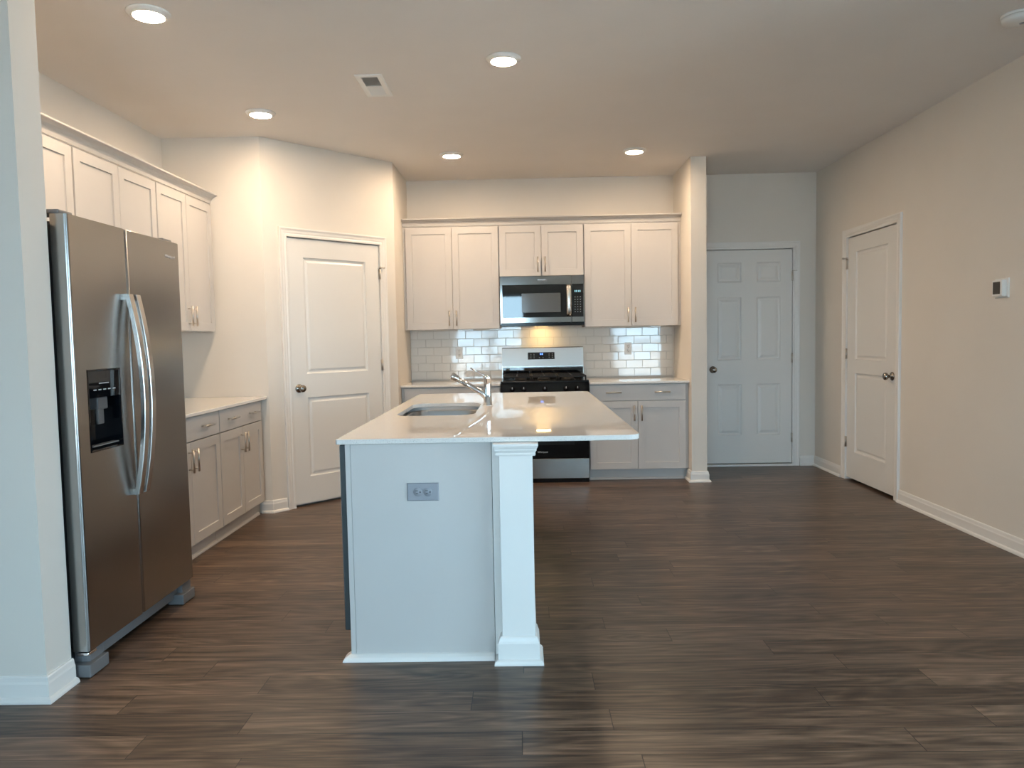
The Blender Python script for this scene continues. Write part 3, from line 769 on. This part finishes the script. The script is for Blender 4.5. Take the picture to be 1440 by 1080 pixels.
# ------------------------------------------------------------------ refrigerator (front faces +x)
FX, FY, FW = -1.675, 2.772, 0.906
fr = thing('refrigerator', 'stainless steel side by side refrigerator with a water dispenser', 'refrigerator', (FX, FY, 0), PI/2)
MB().box(0.006, FW-0.006, 0.082, 0.82, 0.03, 1.728, 0.004, 1).build('case', M['dark_grey'], fr)
MB().box(0.004, FW-0.004, 0.063, 0.081, 0.115, 1.73).build('gasket', M['rubber'], fr)
SEAM = 0.411
def fridge_door(x0, x1, name, hole=None):
    z0, z1, t = 0.103, 1.757, 0.062
    mb = MB(); r = 0.012
    # curved edges: rounded front corners along z
    if hole is None:
        xs_ = []
        ringpts = lambda z, ins: [(x0+ins, t, z)] + [(x0+r-(r-ins)*math.cos(q), r-(r-ins)*math.sin(q), z) for q in [PI/2*k/5 for k in range(6)]] + [(x1-r+(r-ins)*math.sin(q), r-(r-ins)*math.cos(q), z) for q in [PI/2*k/5 for k in range(6)]] + [(x1-ins, t, z)]
        mb.rings([ringpts(z0, 0.002), ringpts(z0+0.003, 0), ringpts(z1-0.003, 0), ringpts(z1, 0.002)], cap0=True, cap1=True, smooth=True)
        for f in mb.bm.faces:
            n = f.normal
            f.normal_update()
            if abs(f.normal.z) > 0.5 or f.normal.y < -0.999 or f.normal.y > 0.9: f.smooth = False
    else:
        hx0, hx1, hz0, hz1, dep = hole
        xsx = [x0+r, hx0, hx1, x1-r]; zsz = [z0, hz0, hz1, z1]
        for i in range(3):
            for k in range(3):
                if i == 1 and k == 1: continue
                mb.face([(xsx[i], 0, zsz[k]), (xsx[i+1], 0, zsz[k]), (xsx[i+1], 0, zsz[k+1]), (xsx[i], 0, zsz[k+1])])
        for sgn, xc, xo in ((-1, x0+r, x0), (1, x1-r, x1)):
            arc = [(xc+sgn*r*math.sin(q), r-r*math.cos(q)) for q in [PI/2*k/5 for k in range(6)]] + [(xo, t)]
            for zz0, zz1 in ((z0, z1),):
                mb.rings([[(x, y, zz0) for x, y in arc], [(x, y, zz1) for x, y in arc]], closed=False, smooth=True)
        out = [(x0, t)] + [(x0+r-r*math.cos(q), r-r*math.sin(q)) for q in [PI/2*k/5 for k in range(6)]] + [(x1-r+r*math.sin(q), r-r*math.cos(q)) for q in [PI/2*k/5 for k in range(6)]] + [(x1, t)]
        for zz in (z0, z1): mb.face([(x, y, zz) for x, y in out])
        mb.face([(x0, t, z0), (x1, t, z0), (x1, t, z1), (x0, t, z1)])
        # recess walls (black plastic liner is a part of its own)
    return mb.build(name, M['steel'], fr)
fd = fridge_door(0.0, SEAM-0.002, 'freezer_door', (0.083, 0.312, 0.858, 1.172, 0.05))
rd = fridge_door(SEAM+0.002, FW, 'fresh_food_door')
# dispenser
dp = MB(); hx0, hx1, hz0, hz1 = 0.083, 0.312, 0.858, 1.172
dp.loops(hx0, hx1, hz0, hz1, [(-0.004, -0.0015), (0.0, -0.003), (0.003, -0.0015)], cap=False)
zc = 1.065
dp.face([(hx0+0.003, -0.0015, zc), (hx1-0.003, -0.0015, zc), (hx1-0.003, -0.0015, hz1-0.003), (hx0+0.003, -0.0015, hz1-0.003)])
xa, xb, za, zb = hx0+0.003, hx1-0.003, hz0+0.003, zc
D = 0.055
dp.face([(xa, -0.0015, zb), (xb, -0.0015, zb), (xb, D, zb), (xa, D, zb)])
dp.face([(xa, -0.0015, za), (xb, -0.0015, za), (xb, D, za+0.03), (xa, D, za+0.03)])
dp.face([(xa, -0.0015, za), (xa, D, za+0.03), (xa, D, zb), (xa, -0.0015, zb)])
dp.face([(xb, -0.0015, za), (xb, D, za+0.03), (xb, D, zb), (xb, -0.0015, zb)])
dp.face([(xa, D, za+0.03), (xb, D, za+0.03), (xb, D, zb), (xa, D, zb)])
dpo = dp.build('dispenser', M['black_glass'], fd)
mb = MB(); mb.box(0.165, 0.235, 0.012, 0.05, 1.015, 1.063, 0.004); mb.box(0.180, 0.222, 0.022, 0.034, 0.955, 1.02, 0.003); mb.build('dispenser_paddle', M['dispenser_grey'], dpo)
mb = MB()
for k in range(5): mb.box(0.115+k*0.034, 0.135+k*0.034, -0.0022, -0.0016, 1.093, 1.097)
mb.box(0.155, 0.225, -0.0022, -0.0016, 1.118, 1.122)
mb.build('dispenser_print', M['print'], dpo)
MB().box(0.105, 0.290, 0.004, 0.045, 0.872, 0.877, 0.001).build('drip_tray', M['grey_plastic'], dpo)
# handles
def fridge_handle(xc, parent, sgn):
    mb = MB(); rs = []; n = 26
    zA, zB = 0.632, 1.482
    for k in range(n+1):
        u = k/n; z = zA + (zB-zA)*u
        bow = 4*u*(1-u); y = -0.020 - 0.046*bow
        hw_, ht, c_ = 0.0185, 0.009, 0.0025
        rs.append([(xc-hw_, y+ht, z), (xc-hw_, y-ht+c_, z), (xc-hw_+c_, y-ht, z), (xc+hw_-c_, y-ht, z), (xc+hw_, y-ht+c_, z), (xc+hw_, y+ht, z)])
    mb.rings(rs, cap0=True, cap1=True, smooth=False)
    mb.bm.faces.ensure_lookup_table()
    for z in (zA+0.012, zB-0.012): mb.box(xc-0.012, xc+0.012, -0.014, 0.0, z-0.012, z+0.012)
    return mb.build('handle', M['steel_light'], parent)
fridge_handle(SEAM-0.030, fd, -1); fridge_handle(SEAM+0.030, rd, 1)
lettering('Whirlpool', 0.024, 'logo', M['logo'], rd, (0.806, -0.0008, 1.683))
# top hinge covers, base grille, feet
for x in (0.05, FW-0.05):
    MB().box(x-0.045, x+0.045, 0.03, 0.16, 1.758, 1.775, 0.006).build('hinge_cover', M['grey_plastic'], fr)
mb = MB(); mb.box(0.03, FW-0.03, 0.045, 0.079, 0.032, 0.099, 0.002, 1)
for k in range(2): mb.box(0.14, FW-0.16, 0.043, 0.0455, 0.075+0.01*k, 0.079+0.01*k)
mb.build('base_grille', M['grey_plastic'], fr)
for xa, xb in ((-0.004, 0.125), (FW-0.125, FW+0.002)):
    mb = MB(); mb.box(xa, xb, -0.002, 0.075, 0.003, 0.052, 0.004); mb.box(xa+0.035, xb, 0.018, 0.07, 0.05, 0.092, 0.003)
    mb.build('foot_cover', M['grey_plastic'], fr)
MB().box(0.0, 0.055, 0.004, 0.05, 0.086, 0.098, 0.003).build('hinge_bracket', M['chrome'], fr)

# ------------------------------------------------------------------ microwave
MX0, MX1, MZ0, MZ1 = -0.203, 0.556, 1.378, 1.8205
mw = thing('microwave', 'stainless over the range microwave with a black glass door', 'microwave', (MX0, 6.785, 0))
W = MX1-MX0
MB().box(0.0, W, 0.03, YB-6.785-0.012, MZ0+0.012, MZ1-0.001).build('case', M['steel'], mw)
SPL = 0.643
mb = MB(); mb.box(0.0, SPL-0.0015, 0.0, 0.029, MZ0+0.022, MZ1-0.001, 0.003); door = mb.build('door', M['steel_mid'], mw)
gx0, gx1, gz0, gz1 = 0.022, SPL-0.004, 1.448, 1.742
MB().loops(gx0, gx1, gz0, gz1, [(0, 0.0005), (0, -0.0015), (0.002, -0.0025)]).build('glass', M['black_glass'], door)
mwm = mat('microwave_mesh', (0.10, 0.11, 0.12), 0.12)
MB().loops(0.195, 0.545, 1.492, 1.665, [(0, -0.0020), (0.001, -0.0029)]).build('window_mesh', mwm, door)
mb = MB(); rs = []
for k in range(13):
    u = k/12; z = 1.455 + 0.283*u; y = -0.006 - 0.030*(4*u*(1-u))**0.5
    x = 0.618
    rs.append([(x-0.022, y+0.006, z), (x-0.020, y-0.002, z), (x-0.012, y-0.006, z), (x+0.012, y-0.006, z), (x+0.020, y-0.002, z), (x+0.022, y+0.006, z)])
mb.rings(rs, cap0=True, cap1=True); mb.build('handle', M['steel_light'], door)
mb = MB(); mb.box(SPL, W, 0.0, 0.029, MZ0+0.022, MZ1-0.001, 0.003); cpn = mb.build('control_panel', M['steel_mid'], mw)
MB().loops(SPL+0.002, W-0.010, gz0, gz1, [(0, 0.0005), (0, -0.0015), (0.002, -0.0025)]).build('panel_glass', M['black_glass'], cpn)
mb = MB()
for k in range(4):
    x = SPL+0.028+k*0.0135 + (0.004 if k > 1 else 0)
    mb.box(x, x+0.0085, -0.0031, -0.0025, 1.668, 1.686)
mb.build('clock_digits', M['digits_cyan'], cpn)
mb = MB()
for r in range(7):
    for k in range(3): mb.box(SPL+0.027+k*0.024, SPL+0.035+k*0.024, -0.0030, -0.0025, 1.49+r*0.022, 1.495+r*0.022)
mb.build('keypad_print', M['print'], cpn)
lettering('Whirlpool', 0.017, 'logo', M['logo'], door, (0.375, -0.0008, 1.785))
mb = MB().box(0.004, W-0.004, 0.012, 0.32, MZ0, MZ0+0.0215, 0.002, 1).box(0.004, W-0.004, 0.010, 0.020, MZ0-0.006, MZ0+0.004, 0.001, 1); mb.build('underside', M['black'], mw)
MB().box(W/2-0.065, W/2+0.065, 0.215, 0.270, MZ0-0.0012, MZ0-0.0002).build('hood_lamp', M['hood_lens'], mw)

# ------------------------------------------------------------------ range
RX0, RX1, RY = -0.203, 0.562, 6.492
rg_ = thing('range', 'stainless and black freestanding gas range below the microwave', 'range', (RX0, RY, 0))
W = RX1-RX0; DB = YB-RY-0.013
MB().box(0.002, W-0.002, 0.03, DB, 0.035, 0.872).build('body', M['black'], rg_)
MB().box(0.0, W, 0.004, DB-0.075, 0.873, 0.893, 0.004).build('cooktop', M['black'], rg_)
ct = []
# front control panel with knobs
mb = MB()
mb.rings([[(0, 0.0, 0.765), (0, -0.006, 0.775), (0, 0.012, 0.872), (0, 0.03, 0.872), (0, 0.03, 0.765)], [(W, 0.0, 0.765), (W, -0.006, 0.775), (W, 0.012, 0.872), (W, 0.03, 0.872), (W, 0.03, 0.765)]], cap0=True, cap1=True, smooth=False)
cpan = mb.build('control_panel', M['oven_black'], rg_)
for x in (0.10, 0.20, 0.382, 0.565, 0.665):
    k = MB().lathe([(0, 0), (0.022, 0), (0.022, 0.004), (0.018, 0.006), (0.0165, 0.026), (0.014, 0.030), (0, 0.030)], (x, 0.004, 0.822), (0, -1, 0.18)).build('knob', M['black'], cpan)
    MB().box(x-0.0015, x+0.0015, -0.0275, -0.0262, 0.826, 0.842).build('pointer', M['outlet_white'], k)
# oven door
mb = MB().box(0.004, W-0.004, 0.0, 0.029, 0.216, 0.758, 0.004); od = mb.build('oven_door', M['oven_black'], rg_)
MB().box(0.004, W-0.004, -0.002, 0.001, 0.700, 0.757, 0.001, 1).build('door_top_trim', M['steel'], od)
MB().loops(0.13, W-0.13, 0.33, 0.60, [(0, 0.0005), (0.0, -0.001), (0.002, -0.0015)]).build('oven_window', M['black_glass'], od)
mb = MB(); mb.cyl((0.05, -0.05, 0.728), (W-0.05, -0.05, 0.728), 0.011, 16)
for x in (0.08, W-0.08): mb.cyl((x, 0.0, 0.728), (x, -0.05, 0.728), 0.009, 12)
mb.build('handle', M['steel_light'], od)
lettering('Whirlpool', 0.021, 'logo', M['logo'], od, (0.355, -0.0008, 0.270))
mb = MB().box(0.004, W-0.004, 0.0, 0.029, 0.036, 0.212, 0.004); dr = mb.build('storage_drawer', M['steel'], rg_)
MB().box(0.01, W-0.01, 0.012, 0.028, 0.0, 0.034).build('kick_strip', M['black'], rg_)
# burners and grates
for x, y, r in ((0.17, 0.15, 0.045), (0.17, 0.41, 0.038), (0.595, 0.15, 0.050), (0.595, 0.41, 0.035), (0.382, 0.28, 0.045)):
    MB().lathe([(0, 0), (r+0.012, 0), (r+0.010, 0.008), (r, 0.010), (r, 0.016), (r-0.004, 0.020), (0, 0.020)], (x, y, 0.893)).build('burner', M['iron'], rg_)
for x0, x1 in ((0.02, 0.265), (0.270, 0.495), (0.50, W-0.02)):
    mb = MB(); z0, z1 = 0.920, 0.934
    ya, yb = 0.025, 0.545
    mb.box(x0, x1, ya, ya+0.012, z0, z1, 0.002, 1).box(x0, x1, yb-0.012, yb, z0, z1, 0.002, 1).box(x0, x0+0.012, ya+0.012, yb-0.012, z0, z1, 0.002, 1).box(x1-0.012, x1, ya+0.012, yb-0.012, z0, z1, 0.002, 1)
    mb.box((x0+x1)/2-0.006, (x0+x1)/2+0.006, ya+0.012, yb-0.012, z0, z1, 0.002, 1)
    for y in (0.15, 0.28, 0.41): mb.box(x0+0.012, (x0+x1)/2-0.006, y-0.006, y+0.006, z0, z1).box((x0+x1)/2+0.006, x1-0.012, y-0.006, y+0.006, z0, z1)
    for x in (x0+0.006, x1-0.006):
        for y in (ya+0.006, yb-0.006): mb.cyl((x, y, 0.8935), (x, y, z0+0.002), 0.006, 8)
    mb.build('grate', M['iron'], rg_)
# backguard
y0 = DB-0.074
mb = MB()
sect = [(y0, 0.893), (y0+0.004, 0.985), (y0-0.004, 0.990), (y0-0.004, 0.998), (y0+0.018, 1.168), (y0+0.028, 1.176), (DB, 1.176), (DB, 0.893)]
mb.rings([[(0.0, y, z) for y, z in sect], [(W, y, z) for y, z in sect]], cap0=True, cap1=True, smooth=False)
bgd = mb.build('backguard', M['steel_light'], rg_)
mb = MB(); mb.loops(0.004, W-0.004, 0.895, 0.984, [(0, y0+0.003), (0, y0-0.0008), (0.001, y0-0.0015)]); mb.build('lower_black_strip', M['black_glass'], bgd)
def on_bg(x, z, off): return (x, y0-0.004 + (z-0.998)/0.17*0.022 - off, z)
mb = MB(); dx0, dx1, dz0, dz1 = 0.243, 0.495, 1.062, 1.128
mb.rings([[on_bg(dx0, dz0, -0.002), on_bg(dx1, dz0, -0.002), on_bg(dx1, dz1, -0.002), on_bg(dx0, dz1, -0.002)],
          [on_bg(dx0, dz0, 0.002), on_bg(dx1, dz0, 0.002), on_bg(dx1, dz1, 0.002), on_bg(dx0, dz1, 0.002)]], cap1=True, smooth=False)
dsp = mb.build('display_panel', M['black_glass'], bgd)
mb = MB()
for k in range(2):
    x = 0.358+k*0.016
    mb.rings([[on_bg(x, 1.104, 0.0021), on_bg(x+0.010, 1.104, 0.0021), on_bg(x+0.010, 1.119, 0.0021), on_bg(x, 1.119, 0.0021)], [on_bg(x, 1.104, 0.0027), on_bg(x+0.010, 1.104, 0.0027), on_bg(x+0.010, 1.119, 0.0027), on_bg(x, 1.119, 0.0027)]], cap1=True, smooth=False)
mb.build('clock_digits', M['digits_blue'], dsp)
mb = MB()
for cx in (0.272, 0.302, 0.352, 0.386, 0.444, 0.474):
    for cz in (1.078, 1.094, 1.11):
        if 0.33 < cx < 0.41 and cz > 1.08: continue
        mb.rings([[on_bg(cx-0.005, cz-0.002, 0.0021), on_bg(cx+0.005, cz-0.002, 0.0021), on_bg(cx+0.005, cz+0.002, 0.0021), on_bg(cx-0.005, cz+0.002, 0.0021)], [on_bg(cx-0.005, cz-0.002, 0.0025), on_bg(cx+0.005, cz-0.002, 0.0025), on_bg(cx+0.005, cz+0.002, 0.0025), on_bg(cx-0.005, cz+0.002, 0.0025)]], cap1=True, smooth=False)
mb.build('key_print', M['print'], dsp)

# ------------------------------------------------------------------ ceiling fixtures
lamps = [(-1.660, 3.452, 'lit round ceiling downlight nearest the refrigerator, closest to the camera on the left'),
         (-1.680, 4.955, 'lit round ceiling downlight above the left counter near the pantry'),
         (-0.079, 4.112, 'lit round ceiling downlight above the island, right of the air vent'),
         (-0.553, 6.170, 'lit round ceiling downlight in front of the cabinet left of the microwave'),
         (0.922, 6.170, 'lit round ceiling downlight in front of the cabinet right of the microwave')]
for x, y, lab in lamps:
    d = thing('ceiling_downlight', lab, 'ceiling light', (x, y, CEIL), 0, 'round ceiling downlights')
    MB().lathe([(0.094, 0.0), (0.094, 0.004), (0.090, 0.009), (0.076, 0.017), (0.069, 0.020), (0.067, 0.019), (0.067, 0.012)], (0, 0, 0), (0, 0, -1), 40).build('trim_ring', M['white_plastic'], d)
    MB().lathe([(0.0665, 0.014), (0.0665, 0.0185), (0.05, 0.0195), (0.0, 0.020)], (0, 0, 0), (0, 0, -1), 40).build('lens', M['lens'], d)
v = thing('air_vent', 'rectangular ceiling air vent with louvers left of the island light', 'vent', (-0.847, 4.487, CEIL))
a, b = 0.0775, 0.187
mb = MB()
fr_ = lambda ins, z: [(-a+ins, -b+ins, z), (a-ins, -b+ins, z), (a-ins, b-ins, z), (-a+ins, b-ins, z)]
mb.rings([fr_(0, 0), fr_(0, -0.004), fr_(0.006, -0.008), fr_(0.030, -0.007), fr_(0.032, -0.002)], smooth=False); mb.build('frame', M['white_plastic'], v)
mb = MB().box(-a+0.031, a-0.031, -b+0.031, b-0.031, -0.0018, -0.0006); mb.build('backing', M['vent_dark'], v)
mb = MB(); n = 30
for k in range(n):
    y = -b+0.036 + (2*b-0.072)*k/(n-1)
    tl = -0.0042 if k < n/2 else 0.0042
    mb.rings([[(-a+0.032, y-tl, -0.0022), (-a+0.032, y+tl, -0.0072), (-a+0.032, y+tl+0.0012, -0.0072), (-a+0.032, y-tl+0.0012, -0.0022)], [(a-0.032, y-tl, -0.0022), (a-0.032, y+tl, -0.0072), (a-0.032, y+tl+0.0012, -0.0072), (a-0.032, y-tl+0.0012, -0.0022)]], cap0=True, cap1=True, smooth=False)
mb.box(-a+0.032, a-0.032, -0.005, 0.005, -0.0075, -0.0019)
mb.build('louvers', M['white_plastic'], v)
MB().box(-0.045, -0.039, -b+0.034, -b+0.05, -0.014, -0.006, 0.001, 1).build('damper_lever', M['white_plastic'], v)
s_ = thing('smoke_detector', 'round white smoke detector on the ceiling at the upper right corner', 'smoke detector', (2.385, 3.715, CEIL))
MB().lathe([(0.072, 0), (0.072, 0.008), (0.068, 0.011)], (0, 0, 0), (0, 0, -1), 40).build('mounting_plate', M['white_plastic'], s_)
MB().lathe([(0.064, 0.0112), (0.069, 0.014), (0.068, 0.030), (0.060, 0.038), (0.030, 0.041), (0.0, 0.041)], (0, 0, 0), (0, 0, -1), 40).build('cover', M['white_plastic'], s_)
MB().lathe([(0.012, 0.0405), (0.012, 0.0425), (0, 0.043)], (0.02, 0, 0), (0, 0, -1), 20).build('test_button', M['plate_grey'], s_)

# ------------------------------------------------------------------ thermostat
t_ = thing('thermostat', 'small white square thermostat with a dark screen on the right wall', 'thermostat', (XR, 4.392, 1.500), -PI/2)
MB().loops(-0.062, 0.062, -0.056, 0.056, [(0, 0), (0, -0.005), (0.003, -0.008)]).build('wall_plate', M['white_plastic'], t_)
bd = MB().loops(-0.046, 0.046, -0.046, 0.046, [(0, -0.007), (0.0, -0.030), (0.003, -0.034)]).build('housing', M['white_plastic'], t_)
MB().loops(-0.036, 0.030, -0.034, 0.036, [(0, -0.0335), (0, -0.0348), (0.001, -0.0352)]).build('screen', M['screen'], bd)
